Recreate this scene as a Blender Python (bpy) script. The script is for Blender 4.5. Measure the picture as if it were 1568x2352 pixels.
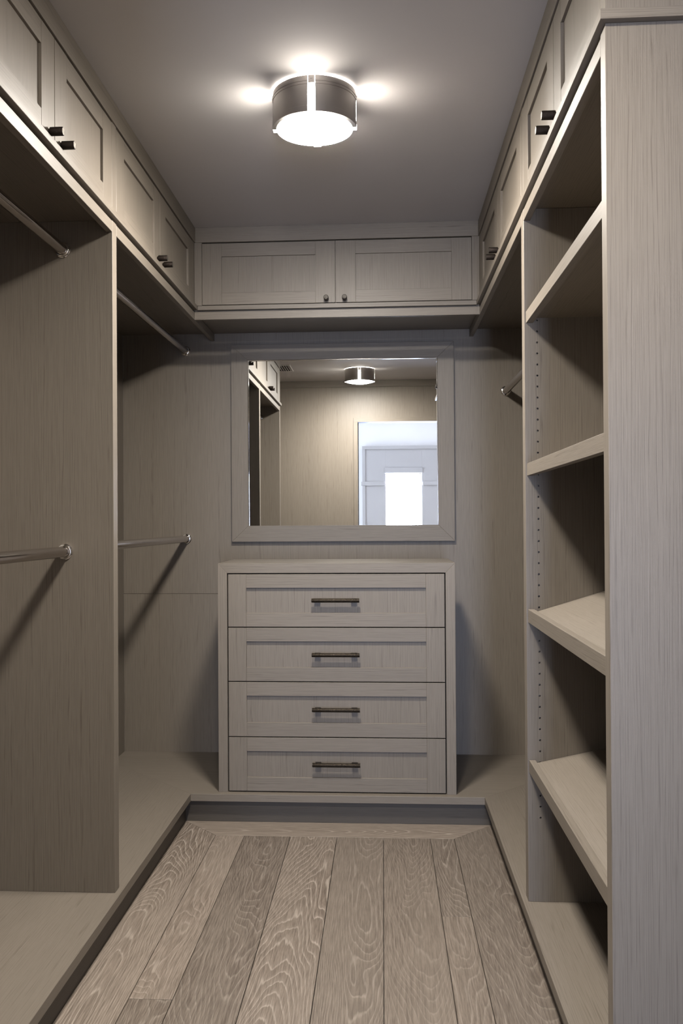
import bpy, bmesh, math, random
from mathutils import Vector, Matrix

# ------------------------------------------------------------------ scene set-up
sc = bpy.context.scene
C = sc.collection
for o in list(bpy.data.objects):
    bpy.data.objects.remove(o)
random.seed(4)

# camera (image taken as 1568 x 2352)
F, CX, CY = 2056.56, 754.06, 1183.74
YAW, PITCH, ROLL, HC = 0.0606, 0.0069, -0.0059, 1.2208
cd = bpy.data.cameras.new('camera')
cd.sensor_fit = 'HORIZONTAL'
cd.sensor_width = 36.0
cd.lens = F / 1568 * 36.0
cd.shift_x = (784 - CX) / 1568
cd.shift_y = (CY - 1176) / 1568
cd.clip_start = 0.02
cam = bpy.data.objects.new('camera', cd)
C.objects.link(cam)
r_ = Vector((math.cos(YAW), math.sin(YAW), 0))
f_ = Vector((-math.sin(YAW), math.cos(YAW), 0))
u_ = Vector((0, 0, 1))
f_, u_ = f_ * math.cos(PITCH) + u_ * math.sin(PITCH), u_ * math.cos(PITCH) - f_ * math.sin(PITCH)
r_, u_ = r_ * math.cos(ROLL) + u_ * math.sin(ROLL), u_ * math.cos(ROLL) - r_ * math.sin(ROLL)
cam.matrix_world = Matrix(((r_.x, u_.x, -f_.x, 0), (r_.y, u_.y, -f_.y, 0), (r_.z, u_.z, -f_.z, HC), (0, 0, 0, 1)))
sc.camera = cam

# daylight outside the house
w = bpy.data.worlds.new('daylight')
sc.world = w
w.use_nodes = True
bg = w.node_tree.nodes['Background']
bg.inputs[0].default_value = (0.72, 0.84, 1.0, 1)
bg.inputs[1].default_value = 6.0


def area_light(name, loc, rot, sx, sy, power, col):
    l = bpy.data.lights.new(name, 'AREA')
    l.shape = 'RECTANGLE'
    l.size, l.size_y, l.energy, l.color = sx, sy, power, col
    o = bpy.data.objects.new(name, l)
    o.location, o.rotation_euler = loc, rot
    C.objects.link(o)
    return o


HALL_W1, HALL_FILL = 175.0, 26.0
DAY = (0.645, 0.74, 1.0)
# daylight entering at the far window of the hall outside the closet door
area_light('daylight_far_window', (0.258, -2.60, 1.0), (math.radians(90), 0, 0), 0.43, 1.6, HALL_W1, DAY)
area_light('added_side_fill', (-1.56, -1.2, 1.45), (math.radians(90), 0, math.radians(-90)), 1.5, 1.5, HALL_FILL, DAY)  # fill lamp at an unseen side window, added to whiten the hall walls

LAMP_COL = (1.0, 0.95, 0.872)
LAMP_DISC, LAMP_SLOT, LAMP_RIM = 600.0, 265.0, 120.0

sc.view_settings.view_transform = 'Standard'
sc.view_settings.look = 'None'
sc.view_settings.exposure = -0.17
sc.view_settings.gamma = 1.0
sc.view_settings.use_curve_mapping = False
sc.cycles.max_bounces = 6
sc.cycles.diffuse_bounces = 3
sc.cycles.glossy_bounces = 4
sc.cycles.transmission_bounces = 3
sc.cycles.sample_clamp_indirect = 6.0
sc.cycles.use_denoising = True
sc.cycles.use_adaptive_sampling = True
sc.cycles.adaptive_threshold = 0.02


# ------------------------------------------------------------------ materials
def new_mat(name):
    m = bpy.data.materials.new(name)
    m.use_nodes = True
    nt = m.node_tree
    return m, nt, nt.nodes['Principled BSDF']


def node(nt, t, **kw):
    n = nt.nodes.new(t)
    for k, v in kw.items():
        setattr(n, k, v)
    return n


def plain(name, col, rough=0.5, metal=0.0, spec=0.5):
    m, nt, b = new_mat(name)
    b.inputs['Base Color'].default_value = (*col, 1)
    b.inputs['Roughness'].default_value = rough
    b.inputs['Metallic'].default_value = metal
    b.inputs['Specular IOR Level'].default_value = spec
    return m


def mathn(nt, op, a, b=None, c=None):
    n = node(nt, 'ShaderNodeMath', operation=op)
    for i, v in enumerate((a, b, c)):
        if v is None:
            continue
        if isinstance(v, (int, float)):
            n.inputs[i].default_value = v
        else:
            nt.links.new(v, n.inputs[i])
    return n.outputs[0]


def mixc(nt, fac, a, b, mode='MIX'):
    n = node(nt, 'ShaderNodeMix', data_type='RGBA', blend_type=mode)
    if isinstance(fac, (int, float)):
        n.inputs[0].default_value = fac
    else:
        nt.links.new(fac, n.inputs[0])
    for i, v in ((6, a), (7, b)):
        if isinstance(v, tuple):
            n.inputs[i].default_value = (*v, 1)
        else:
            nt.links.new(v, n.inputs[i])
    return n.outputs[2]


def ramp(nt, src, stops):
    n = node(nt, 'ShaderNodeValToRGB')
    nt.links.new(src, n.inputs[0])
    e = n.color_ramp.elements
    while len(e) < len(stops):
        e.new(0.5)
    for el, (p, c) in zip(e, stops):
        el.position = p
        el.color = (c, c, c, 1)
    return n.outputs[0]


def coords(nt, axis, stretch, off=31.0):
    tc = node(nt, 'ShaderNodeTexCoord')
    oi = node(nt, 'ShaderNodeObjectInfo')
    add = node(nt, 'ShaderNodeVectorMath', operation='ADD')
    cx = node(nt, 'ShaderNodeCombineXYZ')
    for i, k in enumerate((1.0, 1.7, 2.3)):
        nt.links.new(mathn(nt, 'MULTIPLY', oi.outputs['Random'], off * k), cx.inputs[i])
    nt.links.new(tc.outputs['Object'], add.inputs[0])
    nt.links.new(cx.outputs[0], add.inputs[1])
    mp = node(nt, 'ShaderNodeVectorMath', operation='MULTIPLY')
    s = [1.0, 1.0, 1.0]
    s['XYZ'.index(axis)] = stretch
    mp.inputs[1].default_value = s
    nt.links.new(add.outputs[0], mp.inputs[0])
    return mp.outputs[0], oi.outputs['Random']


def noise(nt, vec, scale, detail=2.0, rough=0.5, dist=0.0):
    n = node(nt, 'ShaderNodeTexNoise')
    n.inputs['Scale'].default_value = scale
    n.inputs['Detail'].default_value = detail
    n.inputs['Roughness'].default_value = rough
    n.inputs['Distortion'].default_value = dist
    nt.links.new(vec, n.inputs['Vector'])
    return n.outputs[0]


OAK = (0.136, 0.115, 0.0925)


def oak(axis, k=1.0, nm="taupe_oak_grain_"):
    """straight-grained taupe-stained oak, grain running along the given local axis"""
    m, nt, b = new_mat(nm + axis.lower())
    v, rnd = coords(nt, axis, 0.010)
    v2, _ = coords(nt, axis, 0.05)
    brk, _ = coords(nt, axis, 0.05)
    sp = node(nt, 'ShaderNodeSeparateXYZ')
    nt.links.new(v, sp.inputs[0])
    ua, ub = [sp.outputs[i] for i in range(3) if 'XYZ'[i] != axis]
    ring = mathn(nt, 'MULTIPLY', mathn(nt, 'ADD', ua, ub), 155.0)
    ring = mathn(nt, 'ADD', ring, mathn(nt, 'MULTIPLY', noise(nt, v, 42.0, 1.0, 0.5), 6.0))
    ring = mathn(nt, 'ADD', ring, mathn(nt, 'MULTIPLY', noise(nt, brk, 120.0, 0.0), 0.7))
    pores = ramp(nt, mathn(nt, 'FRACT', ring), [(0.0, 0.0), (0.66, 0.0), (0.86, 1.0), (1.0, 0.0)])
    pores = mathn(nt, 'MULTIPLY', pores, ramp(nt, noise(nt, brk, 330.0, 0.0), [(0.34, 0.15), (0.62, 1.0)]))
    fine = noise(nt, v, 1000.0, 1.0, 0.7)
    broad = noise(nt, v2, 6.0, 1.0)
    base = tuple(x * k for x in OAK)
    dark = tuple(c * q for c, q in zip(base, (0.62, 0.60, 0.58)))
    lite = tuple(c * q for c, q in zip(base, (1.12, 1.13, 1.15)))
    c = mixc(nt, ramp(nt, fine, [(0.30, 0.0), (0.72, 1.0)]), tuple(x * 0.92 for x in base), lite)
    c = mixc(nt, mathn(nt, 'MULTIPLY', pores, 0.72), c, dark)
    tone = mathn(nt, 'ADD', mathn(nt, 'MULTIPLY', broad, 0.14), mathn(nt, 'MULTIPLY_ADD', rnd, 0.06, 0.90))
    tn = node(nt, 'ShaderNodeCombineXYZ')
    for i in range(3):
        nt.links.new(tone, tn.inputs[i])
    c = mixc(nt, 1.0, c, tn.outputs[0], 'MULTIPLY')
    nt.links.new(c, b.inputs['Base Color'])
    b.inputs['Roughness'].default_value = 0.46
    b.inputs['Specular IOR Level'].default_value = 0.35
    bp = node(nt, 'ShaderNodeBump')
    bp.inputs['Strength'].default_value = 0.25
    bp.inputs['Distance'].default_value = 0.0006
    nt.links.new(fine, bp.inputs['Height'])
    nt.links.new(bp.outputs[0], b.inputs['Normal'])
    return m


def floor_oak(axis):
    """wire-brushed oak plank with pale cerused cathedral grain"""
    m, nt, b = new_mat('cerused_oak_plank_' + axis.lower())
    tc = node(nt, 'ShaderNodeTexCoord')
    sep = node(nt, 'ShaderNodeSeparateXYZ')
    nt.links.new(tc.outputs['Object'], sep.inputs[0])
    lo, ac = (sep.outputs[1], sep.outputs[0]) if axis == 'Y' else (sep.outputs[0], sep.outputs[1])
    v, rnd = coords(nt, axis, 0.22, 17.0)
    vf, _ = coords(nt, axis, 0.045, 17.0)
    r2 = mathn(nt, 'FRACT', mathn(nt, 'MULTIPLY', rnd, 7.31))
    sgn = mathn(nt, 'SIGN', mathn(nt, 'SUBTRACT', r2, 0.5))
    # cathedral arches: a parabola across the board, warped by slow noise
    acs = mathn(nt, 'ADD', ac, mathn(nt, 'MULTIPLY_ADD', r2, 0.09, -0.045))
    arch = mathn(nt, 'MULTIPLY', mathn(nt, 'MULTIPLY', acs, acs), mathn(nt, 'MULTIPLY_ADD', rnd, 900.0, 450.0))
    fld = mathn(nt, 'ADD', arch, mathn(nt, 'MULTIPLY', mathn(nt, 'MULTIPLY', lo, sgn), 9.0))
    fld = mathn(nt, 'ADD', fld, mathn(nt, 'MULTIPLY', noise(nt, v, 5.5, 2.0, 0.45, 0.25), 22.0))
    fld = mathn(nt, 'ADD', fld, mathn(nt, 'MULTIPLY', noise(nt, vf, 85.0, 2.0), 0.55))
    ring = mathn(nt, 'FRACT', fld)
    line = ramp(nt, ring, [(0.0, 1.0), (0.10, 0.25), (0.45, 0.0), (0.86, 0.05), (0.95, 1.0)])
    shade = ramp(nt, ring, [(0.0, 0.25), (0.55, 0.0), (0.90, 1.0), (1.0, 0.3)])
    streak = ramp(nt, noise(nt, vf, 260.0, 3.0, 0.7), [(0.36, 0.0), (0.66, 1.0)])
    area = ramp(nt, noise(nt, v, 2.6, 2.0), [(0.40, 0.0), (0.62, 1.0)])
    dk, md, lt = (0.082, 0.063, 0.049), (0.190, 0.154, 0.125), (0.36, 0.312, 0.264)
    c = mixc(nt, streak, dk, md)
    c = mixc(nt, mathn(nt, 'MULTIPLY', shade, 0.35), c, dk)
    c = mixc(nt, mathn(nt, 'MULTIPLY', area, 0.35), c, (0.205, 0.170, 0.139))
    amt = mathn(nt, 'MULTIPLY', mathn(nt, 'MULTIPLY_ADD', streak, 0.35, 0.35), mathn(nt, 'MULTIPLY_ADD', area, -0.35, 1.0))
    amt = mathn(nt, 'MULTIPLY', amt, ramp(nt, mathn(nt, 'FRACT', mathn(nt, 'MULTIPLY', rnd, 13.7)), [(0.25, 0.6), (0.45, 1.0)]))
    c = mixc(nt, mathn(nt, 'MULTIPLY', line, amt), c, lt)
    tone = mathn(nt, 'MULTIPLY_ADD', r2, 0.42, 0.78)
    tn = node(nt, 'ShaderNodeCombineXYZ')
    for i in range(3):
        nt.links.new(tone, tn.inputs[i])
    c = mixc(nt, 1.0, c, tn.outputs[0], 'MULTIPLY')
    nt.links.new(c, b.inputs['Base Color'])
    b.inputs['Roughness'].default_value = 0.55
    b.inputs['Specular IOR Level'].default_value = 0.3
    bp = node(nt, 'ShaderNodeBump')
    bp.inputs['Strength'].default_value = 0.35
    bp.inputs['Distance'].default_value = 0.0008
    nt.links.new(streak, bp.inputs['Height'])
    nt.links.new(bp.outputs[0], b.inputs['Normal'])
    return m


def paint(name, col, rough=0.85):
    m, nt, b = new_mat(name)
    tc = node(nt, 'ShaderNodeTexCoord')
    n = noise(nt, tc.outputs['Object'], 3.0, 3.0)
    c = mixc(nt, n, tuple(x * 0.96 for x in col), tuple(x * 1.04 for x in col))
    nt.links.new(c, b.inputs['Base Color'])
    b.inputs['Roughness'].default_value = rough
    b.inputs['Specular IOR Level'].default_value = 0.2
    bp = node(nt, 'ShaderNodeBump')
    bp.inputs['Strength'].default_value = 0.08
    bp.inputs['Distance'].default_value = 0.001
    nt.links.new(noise(nt, tc.outputs['Object'], 160.0, 2.0), bp.inputs['Height'])
    nt.links.new(bp.outputs[0], b.inputs['Normal'])
    return m


def bronze(name, dark, lite, scale):
    m, nt, b = new_mat(name)
    tc = node(nt, 'ShaderNodeTexCoord')
    vo = node(nt, 'ShaderNodeTexVoronoi')
    vo.inputs['Scale'].default_value = scale
    nt.links.new(tc.outputs['Object'], vo.inputs['Vector'])
    f = ramp(nt, vo.outputs['Distance'], [(0.1, 0.0), (0.75, 1.0)])
    nt.links.new(mixc(nt, f, dark, lite), b.inputs['Base Color'])
    b.inputs['Metallic'].default_value = 0.85
    b.inputs['Roughness'].default_value = 0.42
    bp = node(nt, 'ShaderNodeBump')
    bp.inputs['Strength'].default_value = 0.8
    bp.inputs['Distance'].default_value = 0.0008
    nt.links.new(vo.outputs['Distance'], bp.inputs['Height'])
    nt.links.new(bp.outputs[0], b.inputs['Normal'])
    return m


def emit(name, col, strength):
    m, nt, b = new_mat(name)
    nt.nodes.remove(b)
    e = node(nt, 'ShaderNodeEmission')
    e.inputs[0].default_value = (*col, 1)
    e.inputs[1].default_value = strength
    nt.links.new(e.outputs[0], nt.nodes['Material Output'].inputs[0])
    return m


def pane_glass():
    m, nt, b = new_mat('clear_window_glass')
    b.inputs['Base Color'].default_value = (0.95, 0.98, 1.0, 1)
    b.inputs['Roughness'].default_value = 0.02
    b.inputs['Transmission Weight'].default_value = 1.0
    b.inputs['IOR'].default_value = 1.1
    return m


def slot_lens(name, col, strength):
    """light strip behind the slots, dimmed towards the top to spread the glow on the ceiling"""
    m = emit(name, col, strength)
    nt = m.node_tree
    e = next(n for n in nt.nodes if n.type == 'EMISSION')
    tc = node(nt, 'ShaderNodeTexCoord')
    sp = node(nt, 'ShaderNodeSeparateXYZ')
    nt.links.new(tc.outputs['Generated'], sp.inputs[0])
    f = ramp(nt, sp.outputs[2], [(0.0, 1.0), (0.45, 0.8), (1.0, 0.08)])  # upper part dimmed to widen the light patches on the ceiling
    nt.links.new(mathn(nt, 'MULTIPLY', f, strength), e.inputs[1])
    return m


M = {
    'X': oak('X'), 'Y': oak('Y'), 'Z': oak('Z'),
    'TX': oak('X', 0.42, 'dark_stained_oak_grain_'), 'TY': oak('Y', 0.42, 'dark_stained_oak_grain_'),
    'FX': floor_oak('X'), 'FY': floor_oak('Y'),
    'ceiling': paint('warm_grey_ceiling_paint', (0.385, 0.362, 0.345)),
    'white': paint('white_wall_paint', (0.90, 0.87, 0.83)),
    'grey': paint('pale_grey_panel_paint', (0.46, 0.435, 0.41), 0.6),
    'dark': plain('dark_gap_lining', (0.012, 0.010, 0.009), 0.9),
    'chrome': plain('polished_chrome', (0.62, 0.60, 0.58), 0.10, 1.0),
    'rod': plain('satin_nickel_tube', (0.46, 0.42, 0.39), 0.14, 1.0),
    'gun': plain('brushed_gunmetal', (0.40, 0.375, 0.355), 0.30, 1.0),
    'silver': plain('mirror_silvering', (0.90, 0.91, 0.91), 0.0, 1.0),
    'knob': bronze('knurled_bronze', (0.006, 0.005, 0.005), (0.032, 0.023, 0.018), 900.0),
    'pull': bronze('hammered_bronze', (0.005, 0.004, 0.0035), (0.036, 0.027, 0.018), 420.0),
    'cap': bronze('worn_bronze_end', (0.03, 0.026, 0.022), (0.15, 0.135, 0.115), 700.0),
    'vent': plain('vent_white_enamel', (0.42, 0.40, 0.38), 0.5),
    'glass': pane_glass(),
    'disc': emit('lamp_diffuser_glow', LAMP_COL, LAMP_DISC),
    'slot': slot_lens('lamp_slot_glow', LAMP_COL, LAMP_SLOT),
    'rim': emit('lamp_rim_glow', LAMP_COL, LAMP_RIM),
}

# ------------------------------------------------------------------ helpers
WORLD = {}
MESH = {}


def link(name, me, wloc, parent=None, rot=None):
    o = bpy.data.objects.new(name, me)
    C.objects.link(o)
    wloc = Vector(wloc)
    WORLD[o] = wloc
    o.location = wloc - (WORLD[parent] if parent else Vector())
    if rot:
        o.rotation_euler = rot
    o.parent = parent
    return o


def tag(o, label=None, cat=None, group=None, kind=None):
    for k, v in (('label', label), ('category', cat), ('group', group), ('kind', kind)):
        if v:
            o[k] = v
    return o


def thing(name, label, cat, loc, group=None):
    return tag(link(name, None, loc), label, cat, group)


def to_mesh(bm, mat, smooth=False):
    me = bpy.data.meshes.new('mesh')
    bmesh.ops.recalc_face_normals(bm, faces=bm.faces)
    bm.to_mesh(me)
    bm.free()
    for m in (mat if isinstance(mat, (list, tuple)) else [mat]):
        me.materials.append(m)
    if smooth:
        for p in me.polygons:
            p.use_smooth = True
    return me


def bev(bm, wd, edges=None):
    if wd > 0:
        bmesh.ops.bevel(bm, geom=list(edges or bm.edges), offset=wd, segments=1, affect='EDGES', clamp_overlap=True)


def box(name, x, y, z, mat, parent=None, bevel=0.0008, rot=None):
    dims = (x[1] - x[0], y[1] - y[0], z[1] - z[0])
    key = tuple(round(d, 5) for d in dims) + (bevel, mat.name)
    if key not in MESH:
        bm = bmesh.new()
        bmesh.ops.create_cube(bm, size=1.0)
        bmesh.ops.scale(bm, vec=dims, verts=bm.verts)
        bev(bm, bevel)
        MESH[key] = to_mesh(bm, mat)
    c = ((x[0] + x[1]) / 2, (y[0] + y[1]) / 2, (z[0] + z[1]) / 2)
    return link(name, MESH[key], c, parent, rot)


def prism(name, poly, lo, hi, axis, mat, parent=None, bevel=0.0008):
    """polygon in the plane normal to `axis`, extruded from lo to hi"""
    n = len(poly)
    cu, cv = sum(p[0] for p in poly) / n, sum(p[1] for p in poly) / n
    cw = (lo + hi) / 2

    def pt(u, v, q):
        return {'Z': (u, v, q), 'Y': (u, q, v), 'X': (q, u, v)}[axis]
    bm = bmesh.new()
    a = [bm.verts.new(pt(u - cu, v - cv, lo - cw)) for u, v in poly]
    b = [bm.verts.new(pt(u - cu, v - cv, hi - cw)) for u, v in poly]
    bm.faces.new(a)
    bm.faces.new(b[::-1])
    for i in range(n):
        j = (i + 1) % n
        bm.faces.new((a[j], a[i], b[i], b[j]))
    bev(bm, bevel)
    return link(name, to_mesh(bm, mat), pt(cu, cv, cw), parent)


def boxes_mesh(parts, mat):
    """several boxes of one rigid piece, in world coordinates around their own centre"""
    bm = bmesh.new()
    cx = [sum(p[i][0] + p[i][1] for p in parts) / (2 * len(parts)) for i in range(3)]
    for p in parts:
        r = bmesh.ops.create_cube(bm, size=1.0)
        bmesh.ops.scale(bm, vec=[p[i][1] - p[i][0] for i in range(3)], verts=r['verts'])
        bmesh.ops.translate(bm, vec=[(p[i][0] + p[i][1]) / 2 - cx[i] for i in range(3)], verts=r['verts'])
    return to_mesh(bm, mat), cx


def lathe(name, prof, axis, loc, mat, parent=None, seg=32, a0=0.0, a1=2 * math.pi, closed=True, mats=None):
    """profile (r, h) swept about `axis`"""
    bm = bmesh.new()
    full = abs(a1 - a0 - 2 * math.pi) < 1e-6
    n = seg if full else seg + 1
    rows = []
    for i in range(n):
        t = a0 + (a1 - a0) * i / seg
        row = []
        for r, h in prof:
            p = (r * math.cos(t), r * math.sin(t), h)
            if axis == 'Y':
                p = (p[0], h, p[1])
            elif axis == 'X':
                p = (h, p[0], p[1])
            row.append(bm.verts.new(p))
        rows.append(row)
    m = len(prof)
    for i in range(n if full else n - 1):
        A, B = rows[i], rows[(i + 1) % n]
        for j in range(m if closed else m - 1):
            k = (j + 1) % m
            if len({A[j], A[k], B[k], B[j]}) == 4:
                f = bm.faces.new((A[j], A[k], B[k], B[j]))
                if mats:
                    f.material_index = mats[j]
    if not full and closed:
        bm.faces.new(rows[0])
        bm.faces.new(rows[-1][::-1])
    bmesh.ops.remove_doubles(bm, verts=bm.verts, dist=1e-6)
    me = to_mesh(bm, mat)
    for p in me.polygons:
        p.use_smooth = True
    me.set_sharp_from_angle(angle=math.radians(35))
    return link(name, me, loc, parent)


# ------------------------------------------------------------------ dimensions (metres)
XW0, XW1 = -1.2506, 0.863            # side walls
YB, YF0, YF1 = 4.26, 0.31, 0.43      # back wall, front wall thickness
ZC = 2.488                           # ceiling
XL, XR = -0.8022, 0.4133             # faces of the left and right built-ins
YC = 3.8056                          # face of the back cabinet
PX0, PX1, PY, PZ, PT, REC = -0.7849, 0.3982, 3.602, 0.1187, 0.0293, 0.0267
ZV, ZL, ZL1, ZD1 = 2.0914, 2.134, 2.153, 2.4235   # valance bottom, ledge bottom/top, door top
LD0, LD1 = 2.6294, 2.6714            # left divider
RD0, RD1 = 2.6267, 2.6702            # right divider
RE0, RE1 = 1.6679, 1.7038            # right end panel
LE0, LE1 = 1.480, 1.520              # left end panel

# ------------------------------------------------------------------ the setting
fl = tag(box('floor', (XW0 - .1, XW1 + .1), (YF0, YB + .1), (-.09, -.012), M['dark'], bevel=0), kind='structure')
Y0 = 0.432
TB = 3.4676                          # inner line of the border board at the back
FX = [-0.6588, -0.545, -0.3655, -0.1853, -0.005, 0.174, 0.266]
g = 0.0009
BX0, BX1, BY1 = PX0 - REC - .006, PX1 + REC + .006, PY + REC + .006


def plank(poly, mk):
    return prism('plank', poly, -.012, 0.0, 'Z', M[mk], fl, 0.0007)


plank([(FX[0] + g, TB + g), (FX[-1] - g, TB + g), (BX1 - g, BY1), (BX0 + g, BY1)], 'FX')
for (ya, yb) in ((Y0, 1.34), (1.34, BY1)):
    top_l = [(FX[0] - g, TB), (BX0, BY1)] if yb == BY1 else [(FX[0] - g, yb - g), (BX0, yb - g)]
    plank([(BX0, ya + g), (FX[0] - g, ya + g)] + top_l, 'FY')
    top_r = [(BX1, BY1), (FX[-1] + g, TB)] if yb == BY1 else [(BX1, yb - g), (FX[-1] + g, yb - g)]
    plank([(FX[-1] + g, ya + g), (BX1, ya + g)] + top_r, 'FY')
joints = [(2.27, 0.95), (1.62,), (1.15,), (1.85,), (1.30,), (2.79, 1.45)]
for i, js in enumerate(joints):
    ys = [Y0] + sorted(js) + [TB]
    for ya, yb in zip(ys[:-1], ys[1:]):
        plank([(FX[i] + g, ya + g), (FX[i + 1] - g, ya + g), (FX[i + 1] - g, yb - g), (FX[i] + g, yb - g)], 'FY')

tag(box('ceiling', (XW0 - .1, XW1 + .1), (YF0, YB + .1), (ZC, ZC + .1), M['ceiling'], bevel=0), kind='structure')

wb = tag(box('wall_back', (XW0 - .1, XW1 + .1), (YB + .012, YB + .1), (0, ZC), M['dark'], bevel=0), kind='structure')
SEAM = 0.878
box('wall_panel', (XW0, -0.2), (YB, YB + .012), (0.05, SEAM - .0006), M['Z'], wb, 0.0005)
box('wall_panel', (XW0, -0.2), (YB, YB + .012), (SEAM + .0006, ZC), M['Z'], wb, 0.0005)
box('wall_panel', (-0.2, XW1), (YB, YB + .012), (0.05, ZC), M['Z'], wb, 0.0)
tag(box('wall_left', (XW0 - .1, XW0), (YF0, YB), (0, ZC), M['Z'], bevel=0), kind='structure')
tag(box('wall_right', (XW1, XW1 + .1), (YF0, YB), (0, ZC), M['Z'], bevel=0), kind='structure')

DX0, DX1, DZ = -0.2208, 0.600, 2.1146      # doorway behind the camera
me, c_ = boxes_mesh([((XW0, DX0 - .002), (YF0, YF1), (0, ZC)), ((DX1 + .002, XW1), (YF0, YF1), (0, ZC)),
                     ((DX0 - .002, DX1 + .002), (YF0, YF1), (DZ + .002, ZC))], M['Z'])
tag(link('wall_front', me, c_), kind='structure')
t1 = tag(link('trim_1', None, (0.19, YF1, 0)), kind='structure')
box('casing_leg', (DX0 - .037, DX0), (YF1, YF1 + .016), (0, DZ), M['Z'], t1)
box('casing_leg', (DX1, DX1 + .037), (YF1, YF1 + .016), (0, DZ), M['Z'], t1)
box('casing_head', (DX0 - .037, DX1 + .037), (YF1, YF1 + .016), (DZ, DZ + .0385), M['X'], t1)
box('pocket_slot', (DX0 - .001, DX0 + .006), (YF0 + .035, YF0 + .085), (0, DZ - .002), M['dark'], t1, 0)
t2 = tag(box('trim_2', (XW0, XW1), (YF1, YF1 + .014), (2.431, ZC), M['X']), kind='structure')
t3 = tag(box('trim_3', (DX0 - .04, DX1 + .04), (YF0 - .01, YF1 + .004), (-.012, 0.001), M['X']), kind='structure')

# hall outside the closet door, seen only in the mirror
HY, HX0, HX1, HZ = -2.60, -1.60, 1.60, 2.62
tag(box('floor_hall', (HX0, HX1), (HY - .1, YF0), (-.09, 0.0), M['FX'], bevel=0), kind='structure')
tag(box('ceiling_hall', (HX0 - .1, HX1 + .1), (HY - .1, YF0), (HZ, HZ + .1), M['white'], bevel=0), kind='structure')
tag(box('wall_hall_right', (HX1, HX1 + .1), (HY - .1, YF0), (0, HZ), M['white'], bevel=0), kind='structure')
WX0, WX1, WZ = 0.0395, 0.4757, 1.812
me, c_ = boxes_mesh([((HX0, WX0), (HY - .1, HY), (0, HZ)), ((WX1, HX1), (HY - .1, HY), (0, HZ)),
                     ((WX0, WX1), (HY - .1, HY), (WZ, HZ)), ((WX0, WX1), (HY - .1, HY), (0, 0.2))], M['white'])
tag(link('wall_hall_far', me, c_), kind='structure')
me, c_ = boxes_mesh([((HX0 - .1, HX0), (HY - .1, -2.0), (0, HZ)), ((HX0 - .1, HX0), (-0.4, YF0), (0, HZ)),
                     ((HX0 - .1, HX0), (-2.0, -0.4), (0, 0.65)), ((HX0 - .1, HX0), (-2.0, -0.4), (2.25, HZ))], M['white'])
tag(link('wall_hall_left', me, c_), kind='structure')
me, c_ = boxes_mesh([((XW0 - .4, XW0 - .1), (YF0 - .01, YF1), (0, HZ)), ((XW1 + .1, HX1 + .1), (YF0 - .01, YF1), (0, HZ)),
                     ((XW0 - .1, XW1 + .1), (YF0 - .01, YF0), (ZC, HZ))], M['white'])
tag(link('wall_hall_near', me, c_), kind='structure')
wn = tag(link('window_1', None, (0.258, HY, 0.2)), kind='structure')
box('window_frame', (WX0, WX0 + .022), (HY - .07, HY - .03), (0.2, WZ), M['grey'], wn)
box('window_frame', (WX1 - .022, WX1), (HY - .07, HY - .03), (0.2, WZ), M['grey'], wn)
box('pane', (WX0 + .022, WX1 - .022), (HY - .052, HY - .048), (0.2, WZ), M['glass'], wn, 0)
wn2 = tag(link('added_window', None, (HX0, -1.2, 0.65)), kind='structure')  # unseen window, added to go with the hall's fill lamp
for yy in ((-2.0, -1.96), (-0.44, -0.4)):
    box('window_frame', (HX0 - .06, HX0 - .02), yy, (0.65, 2.25), M['grey'], wn2)
box('pane', (HX0 - .042, HX0 - .038), (-1.96, -0.44), (0.65, 2.25), M['glass'], wn2, 0)
box('window_sill', (HX0 - .06, HX0 + .03), (-2.0, -0.4), (0.62, 0.65), M['white'], wn2)
# grey panelling round the far hall window
gp = tag(link('trim_4', None, (0.4, HY, 0)), kind='structure')
GX0, GX1, GZ, GY = -0.248, 1.10, 2.143, HY + .09
box('panelling', (GX0, WX0 - .004), (HY, GY), (0, GZ), M['grey'], gp)
box('panelling', (WX1 + .004, GX1), (HY, GY), (0, GZ), M['grey'], gp)
box('panelling', (WX0 - .004, WX1 + .004), (HY, GY), (WZ + .064, GZ), M['grey'], gp)
box('window_head_casing', (WX0 - .016, WX1 + .012), (HY, GY + .016), (WZ, WZ + .064), M['grey'], gp)
box('edge_moulding', (GX0, GX0 + .036), (GY, GY + .014), (0, GZ), M['grey'], gp)
box('top_moulding', (GX0, GX1), (GY, GY + .018), (GZ - .04, GZ), M['grey'], gp)
box('chair_rail', (GX0 - .012, WX0 - .018), (GY, GY + .022), (1.659, 1.706), M['grey'], gp)
box('chair_rail', (WX1 + .014, GX1), (GY, GY + .022), (1.659, 1.706), M['grey'], gp)

# ------------------------------------------------------------------ platform the built-ins stand on
pf = thing('closet_platform', 'raised oak platform running along three sides above a dark recessed toe kick', 'platform', (-.2, 3.9, 0))
DL0, DR0 = LE0 - .02, RE0 - .03
kz = (PZ - PT, PZ)
prism('deck_board', [(XW0, DL0), (PX0, DL0), (PX0, PY), (XW0, PY + PX0 - XW0)], *kz, 'Z', M['Y'], pf, 0.0006)
prism('deck_board', [(PX1, DR0), (XW1, DR0), (XW1, PY + XW1 - PX1), (PX1, PY)], *kz, 'Z', M['Y'], pf, 0.0006)
prism('deck_board', [(PX0, PY), (PX1, PY), (XW1, PY + XW1 - PX1), (XW1, YB), (XW0, YB), (XW0, PY + PX0 - XW0)], *kz, 'Z', M['X'], pf, 0.0006)
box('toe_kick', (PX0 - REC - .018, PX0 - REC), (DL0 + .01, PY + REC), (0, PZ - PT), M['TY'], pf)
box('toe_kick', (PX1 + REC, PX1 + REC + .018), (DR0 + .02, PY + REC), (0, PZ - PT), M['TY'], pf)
box('toe_kick', (PX0 - REC - .018, PX1 + REC + .018), (PY + REC, PY + REC + .018), (0, PZ - PT), M['TX'], pf)
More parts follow.
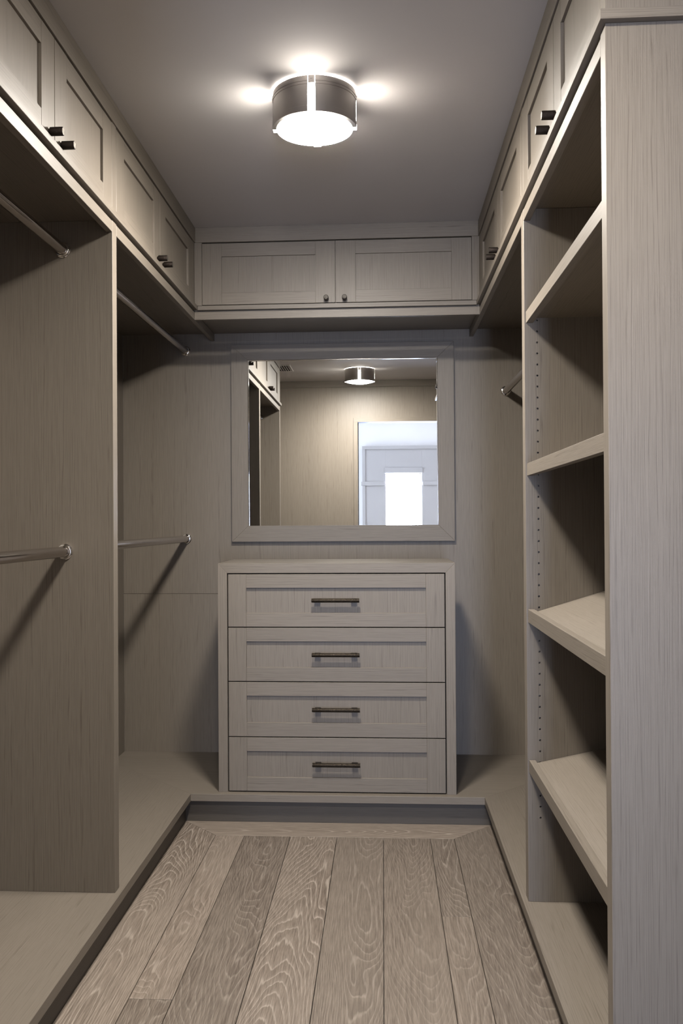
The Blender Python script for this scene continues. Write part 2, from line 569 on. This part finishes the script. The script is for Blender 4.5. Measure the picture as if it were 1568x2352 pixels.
box('end_kick', (XW0, PX0 - REC), (DL0 + .01, DL0 + .028), (0, PZ - PT), M['TX'], pf)
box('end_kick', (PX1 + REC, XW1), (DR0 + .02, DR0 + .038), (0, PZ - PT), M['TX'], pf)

# ------------------------------------------------------------------ upright panels
tag(box('divider_panel', (XW0, XL), (LD0, LD1), (PZ, 2.1268), M['Z']), 'tall oak divider panel between the two left hanging bays, both rods butting into it', 'panel')
tag(box('divider_panel', (XW0, XL), (LE0, LE1), (PZ, ZL), M['Z']), 'oak end panel of the left hanging bay, seen only at the left of the mirror', 'panel')
tag(box('end_panel', (XR, XW1), (RE0, RE1), (PZ, ZL), M['Z']), 'large close grey-lit oak end panel filling the right edge of the photo', 'panel')

# right divider with its two columns of bored pin holes
hb = bmesh.new()
bmesh.ops.create_cube(hb, size=1.0)
bmesh.ops.scale(hb, vec=(XW1 - XR, RD1 - RD0, 2.1265 - PZ), verts=hb.verts)
bev(hb, 0.0008)
cb = bmesh.new()
rc = ((XR + XW1) / 2, (RD0 + RD1) / 2, (PZ + 2.1265) / 2)
z = 1.7687 + .032
HOLES = []
while z > 0.36:
    HOLES.append(z)
    z -= 0.032
for hx in (0.4497, 0.800):
    for hz in HOLES:
        bmesh.ops.create_cone(cb, cap_ends=True, segments=10, radius1=.0030, radius2=.0030, depth=.024,
                              matrix=Matrix.Translation((hx - rc[0], RD0 - rc[1], hz - rc[2])) @ Matrix.Rotation(math.pi / 2, 4, 'X'))
panel = link('divider_panel', to_mesh(hb, M['Z']), rc)
cut = link('cutter', to_mesh(cb, M['dark']), rc)
md = panel.modifiers.new('holes', 'BOOLEAN')
md.object, md.operation, md.solver = cut, 'DIFFERENCE', 'EXACT'
bpy.context.view_layer.update()
ev = panel.evaluated_get(bpy.context.evaluated_depsgraph_get())
newm = bpy.data.meshes.new_from_object(ev)
panel.modifiers.clear()
panel.data = newm
WORLD.pop(cut)
bpy.data.objects.remove(cut)
tag(panel, 'oak divider panel bored with a column of shelf pin holes, beside the slanted shelves', 'panel')


# ------------------------------------------------------------------ overhead cabinets
def span(face, u, d, z):
    """u along the cabinet run, d depth behind its face (negative = proud), z height"""
    if face == 'L':
        return (XL - d[1], XL - d[0]), u, z
    if face == 'R':
        return (XR + d[0], XR + d[1]), u, z
    return u, (YC + d[0], YC + d[1]), z


AX = {'L': 'Y', 'R': 'Y', 'B': 'X'}
ST, RT, RB_, RECESS, DG = 0.084, 0.0615, 0.052, 0.008, 0.0015


def knob(face, u, z, parent):
    prof = [(0.0, 0.0), (0.0065, 0.0), (0.0065, 0.004), (0.0100, 0.0045), (0.0105, 0.006), (0.0105, 0.0345), (0.0098, 0.0365), (0.0085, 0.0365), (0.0, 0.0358)]
    sg = {'L': 1, 'R': -1, 'B': -1}[face]
    pr = [(r, h * sg) for r, h in prof]
    loc = {'L': (XL, u, z), 'R': (XR, u, z), 'B': (u, YC, z)}[face]
    mats = [0] * 7 + [1] * 2
    return lathe('knob', pr, 'Y' if face == 'B' else 'X', loc, [M['knob'], M['cap']], parent, 24, closed=False, mats=mats)


def door(face, u0, u1, knob_u, parent, z0=ZL1 + .002, z1=ZD1):
    a0, a1 = u0 + DG, u1 - DG
    zz0, zz1 = z0, z1 - .0045
    d = box('door', *span(face, (a0 + .02, a1 - .02), (RECESS, 0.016), (zz0 + .02, zz1 - .02)), M['Z'], parent, 0)
    for ua, ub in ((a0, a0 + ST), (a1 - ST, a1)):
        box('stile', *span(face, (ua, ub), (0.0, 0.020), (zz0, zz1)), M['Z'], d, 0.0005)
    for za, zb in ((zz0, zz0 + RB_), (zz1 - RT + .0045, zz1)):
        box('rail', *span(face, (a0 + ST, a1 - ST), (0.0003, 0.020), (za, zb)), M[AX[face]], d)
    if knob_u is not None:
        knob(face, knob_u, 2.170, d)
    return d


def cabinet(face, u0, u1, label, loc, body, stiles, doors, valances, z_body=(2.127, ZC - .0005)):
    t = thing('overhead_cabinet', label, 'cabinet', loc, None)
    box('carcass', *span(face, body, (0.0215, (XL - XW0) if face != 'B' else YB - YC), z_body), M[AX[face]], t, 0)
    for ua, ub in stiles:
        box('face_stile', *span(face, (ua, ub), (0.0, 0.0215), (ZL1, ZD1)), M['Z'], t, 0.0005)
    for a, b, k in doors:
        door(face, a, b, k, t)
    for ua, ub in valances:
        box('valance', *span(face, (ua, ub), (0.0, 0.019) if face != 'B' else (-0.003, 0.016), (ZV, 2.1245)), M[AX[face]], t)
    return t


SM1, SM2 = 2.160, 3.208
cl = cabinet('L', LE1, 2.65, 'left overhead cabinet nearest the camera, its right door lit, above the near hanging bay', (XL, 2.1, 2.09),
        (LE1, 2.65), [(LE0, 1.56)], [(1.56, SM1, SM1 - .040), (SM1, LD0, SM1 + .040)], [(LE1, LD0)])
cabinet('L', 2.65, YC, 'left overhead cabinet in the far corner above the double rods', (XL, 3.3, 2.09),
        (2.65, YB), [(LD0 + .0005, LD1), (3.770, YC)], [(LD1, SM2, SM2 - .040), (SM2, 3.770, SM2 + .040)], [(LD1, YB)])
cr = cabinet('R', RE0, 2.65, 'right overhead cabinet above the slanted shoe shelves', (XR, 2.1, 2.09),
        (RE1, 2.65), [(RE0, RE1)], [(RE1, SM1, SM1 - .040), (SM1, RD0, SM1 + .040)], [(RE1, RD0)])
cabinet('R', 2.65, YC, 'right overhead cabinet in the far corner above the single rod', (XR, 3.3, 2.09),
        (2.65, YB), [(RD0 + .0005, RD1), (3.770, YC)], [(RD1, SM2, SM2 - .040), (SM2, 3.770, SM2 + .040)], [(RD1, YB)])
box('cabinet_end', (XW0, XL - .0215), (LE0, LE1), (ZL1, ZC - .0005), M['Z'], cl)
box('cabinet_end', (XR + .0215, XW1), (RE0, RE1), (ZL1, ZC - .0005), M['Z'], cr)
BM = -0.1952
cabinet('B', XL, XR, 'wide two-door overhead cabinet on the back wall above the mirror', (BM, YC, 2.09),
        (XL - .0215, XR + .0215), [(XL, -0.7704), (0.3823, XR)], [(-0.7704, BM, BM - .0388), (BM, 0.3823, BM + .0388)], [(XL, XR)])

LO = 0.012
tag(box('ledge_moulding', (XL - .0215, XL + LO), (LE0 - .012, YC), (ZL, ZL1), M['Y']), 'thin oak ledge strip under the left overhead cabinets', 'moulding')
lr = thing('ledge_moulding', 'thin oak ledge strip under the right overhead cabinets, turning the near corner', 'moulding', (XR, 2.7, ZL))
LY = RE0 - .0155
prism('long_strip', [(XR - LO, LY), (XR + .0215, RE1), (XR + .0215, YC), (XR - LO, YC)], ZL, ZL1, 'Z', M['Y'], lr, 0.0005)
prism('return_strip', [(XR - LO, LY), (XW1, LY), (XW1, RE1), (XR + .0215, RE1)], ZL, ZL1, 'Z', M['X'], lr, 0.0005)
tag(box('ledge_moulding', (XL + LO, XR - LO), (YC + .003, YC + .0215), (ZL, ZL1), M['X']), 'thin oak ledge strip under the back cabinet above the mirror', 'moulding')
tag(box('crown_moulding', (XL - .0215, XL + .004), (LE0, YC), (ZD1, ZC), M['Y']), 'oak crown board along the ceiling above the left cabinets', 'moulding')
tag(box('crown_moulding', (XR - .004, XR + .0215), (RE0, YC), (ZD1, ZC), M['Y']), 'oak crown board along the ceiling above the right cabinets', 'moulding')
tag(box('crown_moulding', (XL + .004, XR - .004), (YC - .004, YC + .0215), (ZD1, ZC), M['X']), 'oak crown board along the ceiling above the back cabinet', 'moulding')

# ------------------------------------------------------------------ shelves of the right tower
SX, SY = 0.418, (RE1 + .001, RD0 - .001)
t = thing('flat_shelf', 'flat oak shelf with a thick front edge, topmost of the right tower shelves', 'shelf', (SX, 2.16, 1.793))
box('front_edge', (SX, SX + .020), SY, (1.793, 1.827), M['Y'], t)
box('board', (SX + .020, XW1), SY, (1.8075, 1.827), M['Y'], t)
for zt, zb_, zs, sl, lab in ((1.386, 1.350, 1.376, 0.30, 'slanted shoe shelf with raised lip at eye level, uppermost of the three'),
                             (0.9635, 0.9255, 0.9545, 0.31, 'slanted shoe shelf with raised lip, middle of the three in the right tower'),
                             (0.5275, 0.4915, 0.5190, 0.225, 'slanted shoe shelf with raised lip, lowest of the three above the platform')):
    t = thing('shoe_shelf', lab, 'shelf', (SX, 2.16, zb_), 'slanted shoe shelves')
    box('lip', (SX, SX + .0185), SY, (zb_, zt), M['Y'], t)
    xa, xb = SX + .0185, XW1 - .006
    th, ang = 0.019, math.atan(sl)
    n_ = (math.sin(ang), math.cos(ang))
    za, zb2 = zs, zs + sl * (xb - xa)
    prism('board', [(xa, za), (xb, zb2), (xb, zb2 - th / n_[1]), (xa, za - th / n_[1])], SY[0], SY[1], 'Y', M['Y'], t, 0.0004)


# ------------------------------------------------------------------ hanging rods
def rod(label, x, z, y0, y1):
    t = thing('hanging_rod', label, 'rod', (x, (y0 + y1) / 2, z), 'closet rods')
    L = y1 - y0
    lathe('tube', [(0.0145, -L / 2 + .002), (0.016, -L / 2 + .002), (0.016, L / 2 - .002), (0.0145, L / 2 - .002)], 'Y', (x, (y0 + y1) / 2, z), M['rod'], t, 40)
    for yy, s in ((y0, 1), (y1, -1)):
        pr = [(0.0162, 0), (0.0235, 0), (0.0235, .003), (0.0215, .0045), (0.0215, .007), (0.0225, .0085), (0.0215, .0120), (0.0185, .0135), (0.0162, .0135)]
        lathe('socket', [(r, h * s) for r, h in pr], 'Y', (x, yy, z), M['chrome'], t, 40)


rod('upper chrome rod of the near left bay, leading out of the left edge', -.953, 2.040, LE1, LD0)
rod('lower chrome rod of the near left bay, at the left edge', -.950, 1.135, LE1, LD0)
rod('upper chrome rod of the far left bay, reaching the back wall', -.944, 2.046, LD1, YB)
rod('lower chrome rod of the far left bay, left of the mirror', -.942, 1.142, LD1, YB)
rod('single chrome rod on the right, half hidden behind the bored divider', .581, 1.831, RD1, YB)

# ------------------------------------------------------------------ dresser
X0, X1, Y1D, Y2D, Z0, Z1 = -0.6763, 0.2890, 3.6342, 4.0320, PZ, 1.052
SD, TD = 0.0382, 0.0403
dr = thing('dresser', 'taupe oak dresser with four drawers and bronze bar pulls below the mirror', 'dresser', ((X0 + X1) / 2, 3.83, Z0))
prism('side_panel', [(X0, Z0), (X0 + SD, Z0), (X0 + SD, Z1 - TD), (X0, Z1)], Y1D, Y2D, 'Y', M['Z'], dr, 0.0007)
prism('side_panel', [(X1 - SD, Z0), (X1, Z0), (X1, Z1), (X1 - SD, Z1 - TD)], Y1D, Y2D, 'Y', M['Z'], dr, 0.0007)
prism('top_panel', [(X0, Z1), (X0 + SD, Z1 - TD), (X1 - SD, Z1 - TD), (X1, Z1)], Y1D, Y2D, 'Y', M['X'], dr, 0.0007)
box('back_panel', (X0 + SD, X1 - SD), (Y2D - .012, Y2D), (Z0, Z1 - TD), M['Z'], dr, 0)
box('inner_case', (X0 + SD, X1 - SD), (Y1D + .024, Y2D - .012), (Z0 + .004, Z1 - TD - .004), M['dark'], dr, 0)
zb = [1.0117, 0.7908, 0.5690, 0.3437, 0.1215]
hx = -0.1937
for i in range(4):
    zt, zz = zb[i] - .0020 - (.0025 if i == 0 else 0), zb[i + 1] + .0020
    a0, a1 = X0 + SD + .0045, X1 - SD - .0045
    d = box('drawer', (a0 + .03, a1 - .03), (Y1D + .011, Y1D + .020), (zz + .03, zt - .03), M['Z'], dr, 0)
    s_ = 0.0745
    for ua, ub in ((a0, a0 + s_), (a1 - s_, a1)):
        box('stile', (ua, ub), (Y1D + .0005, Y1D + .0205), (zz, zt), M['Z'], d)
    for za, zc in ((zz, zz + .0565), (zt - .0560, zt)):
        box('rail', (a0 + s_, a1 - s_), (Y1D + .0008, Y1D + .0205), (za, zc), M['X'], d)
    hz = (0.9010, 0.6803, 0.4580, 0.2358)[i]
    # bar pull: bar with bright ends on two posts
    bm = bmesh.new()
    hl, yb_ = 0.0971, -0.0280
    prof = [(0.0, -hl), (0.0076, -hl), (0.0082, -hl + .0015), (0.0082, hl - .0015), (0.0076, hl), (0.0, hl)]
    n = 20
    ring = [[bm.verts.new((h, yb_ + r * math.cos(2 * math.pi * k / n), r * math.sin(2 * math.pi * k / n))) for k in range(n)] for r, h in prof]
    for j in range(5):
        for k in range(n):
            f = bm.faces.new((ring[j][k], ring[j][(k + 1) % n], ring[j + 1][(k + 1) % n], ring[j + 1][k]))
            f.material_index = 1 if j in (0, 1, 3, 4) else 0
            f.smooth = True
    for px in (-.074, .074):
        r = bmesh.ops.create_cube(bm, size=1.0)
        bmesh.ops.scale(bm, vec=(.0235, .0280, .0125), verts=r['verts'])
        bmesh.ops.translate(bm, vec=(px, -.0140, 0), verts=r['verts'])
    bmesh.ops.remove_doubles(bm, verts=bm.verts, dist=1e-6)
    bar = link('bar_pull', to_mesh(bm, [M['pull'], M['cap']]), (hx, Y1D + .011, hz), d)
    bar['label'] = 'hammered dark bronze bar pull'

# ------------------------------------------------------------------ mirror
A0, A1, B0, B1 = -0.7187, 0.3377, 1.1267, 2.0665
I0, I1, J0, J1 = -0.6390, 0.2614, 1.2027, 1.9925
mr = thing('wall_mirror', 'wide mirror in a flat mitred oak frame above the dresser', 'mirror', (-.19, YB, B0))
fy = (YB - .025, YB - .001)
prism('frame_rail', [(A0, B1), (I0, J1), (I1, J1), (A1, B1)], *fy, 'Y', M['X'], mr)
prism('frame_rail', [(A0, B0), (A1, B0), (I1, J0), (I0, J0)], *fy, 'Y', M['X'], mr)
prism('frame_stile', [(A0, B0), (I0, J0), (I0, J1), (A0, B1)], *fy, 'Y', M['Z'], mr)
prism('frame_stile', [(A1, B0), (A1, B1), (I1, J1), (I1, J0)], *fy, 'Y', M['Z'], mr)
gl = box('glass', (I0 - .004, I1 + .004), (YB - .015, YB - .010), (J0 - .004, J1 + .004), M['silver'], mr, 0)

for ed, (xx, zz) in enumerate((((I0, I0 + .0035), (J0, J1)), ((I1 - .0025, I1), (J0, J1)), ((I0 + .0035, I1 - .0025), (J1 - .0035, J1)))):
    box('polished_edge', xx, (YB - .0205, YB - .015), zz, M['chrome'], mr, 0.0008)

# ------------------------------------------------------------------ ceiling lamps
def lamp(x, y, label):
    z0, z1 = 2.381, 2.4835
    t = thing('ceiling_lamp', label, 'lamp', (x, y, z1), 'drum ceiling lamps')
    H = z1 - z0
    prof = [(.1125, 0), (.1245, 0), (.1245, .0165), (.1236, .0172), (.1236, .078), (.1246, .0785), (.1246, .0825), (.1236, .083),
            (.1236, .0865), (.1246, .087), (.1246, .091), (.1236, .0915), (.1236, H), (.1205, H), (.1205, .003), (.1125, .003)]
    half = 0.0885
    for k in range(4):
        a = k * math.pi / 2
        lathe('drum_panel', prof, 'Z', (x, y, z0), M['gun'], t, 24, a + half, a + math.pi / 2 - half)
    lathe('diffuser', [(0.0, -.0175), (.03, -.0165), (.06, -.0132), (.085, -.0082), (.103, -.0032), (.1115, 0.0), (.1165, .0035), (.1165, .005)], 'Z', (x, y, z0 + .0025), M['disc'], t, 48, closed=False)
    lathe('rim_light', [(.1150, 0.0), (.1150, .0035)], 'Z', (x, y, z1 + .0002), M['rim'], t, 48, closed=False)
    lathe('ceiling_plate', [(0.0, 0.0), (.1135, 0.0), (.1135, .0050), (0.0, .0050)], 'Z', (x, y, z1 - .0006), M['vent'], t, 40, closed=False)
    for k in range(4):
        a = k * math.pi / 2
        cx, cy = math.cos(a), math.sin(a)
        rot = (0, 0, a)
        s = box('slot_lens', (-.0008, .0008), (-.0108, .0108), (-.039, .039), M['slot'], t, 0)
        s.location = Vector((x + cx * .1222, y + cy * .1222, z0 + .0405)) - WORLD[t]
        s.rotation_euler = rot
        # bracket with its screw
        bm = bmesh.new()
        r = bmesh.ops.create_cube(bm, size=1.0)
        bmesh.ops.scale(bm, vec=(.0022, .0185, .0215), verts=r['verts'])
        bev(bm, .0004)
        m4 = Matrix.Translation((.0017, 0, .003)) @ Matrix.Rotation(math.pi / 2, 4, 'Y')
        bmesh.ops.create_cone(bm, cap_ends=True, segments=16, radius1=.0034, radius2=.0030, depth=.0022, matrix=m4)
        b = link('bracket', to_mesh(bm, M['gun']), (x, y, z0), t)
        b.location = Vector((x + cx * .1240, y + cy * .1240, z1 - .0115)) - WORLD[t]
        b.rotation_euler = rot
    return t


lamp(-0.194, 2.6375, 'dark metal drum ceiling lamp with glowing slots, near the middle of the ceiling')
lamp(-0.184, 1.045, 'second drum ceiling lamp, seen only as a reflection in the mirror')

# ceiling vent, seen in the mirror
vt = thing('ceiling_vent', 'small slatted ceiling vent reflected at the top left of the mirror', 'vent', (-.865, 1.16, ZC))
VX0, VX1, VY0, VY1 = -.975, -.752, 1.02, 1.30
box('backing', (VX0, VX1), (VY0, VY1), (ZC - .002, ZC), M['dark'], vt, 0)
for yy in ((VY0 - .012, VY0 + .004), (VY1 - .004, VY1 + .012)):
    box('frame', (VX0 - .012, VX1 + .012), yy, (ZC - .006, ZC), M['vent'], vt, 0.0005)
for xx in ((VX0 - .012, VX0), (VX1, VX1 + .012)):
    box('frame', xx, (VY0 + .004, VY1 - .004), (ZC - .006, ZC), M['vent'], vt, 0.0005)
k = 0
xx = VX0 + .010
while xx < VX1 - .008:
    box('slat', (xx, xx + .0035), (VY0 + .004, VY1 - .004), (ZC - .008, ZC - .002), M['vent'], vt, 0)
    xx += .0185
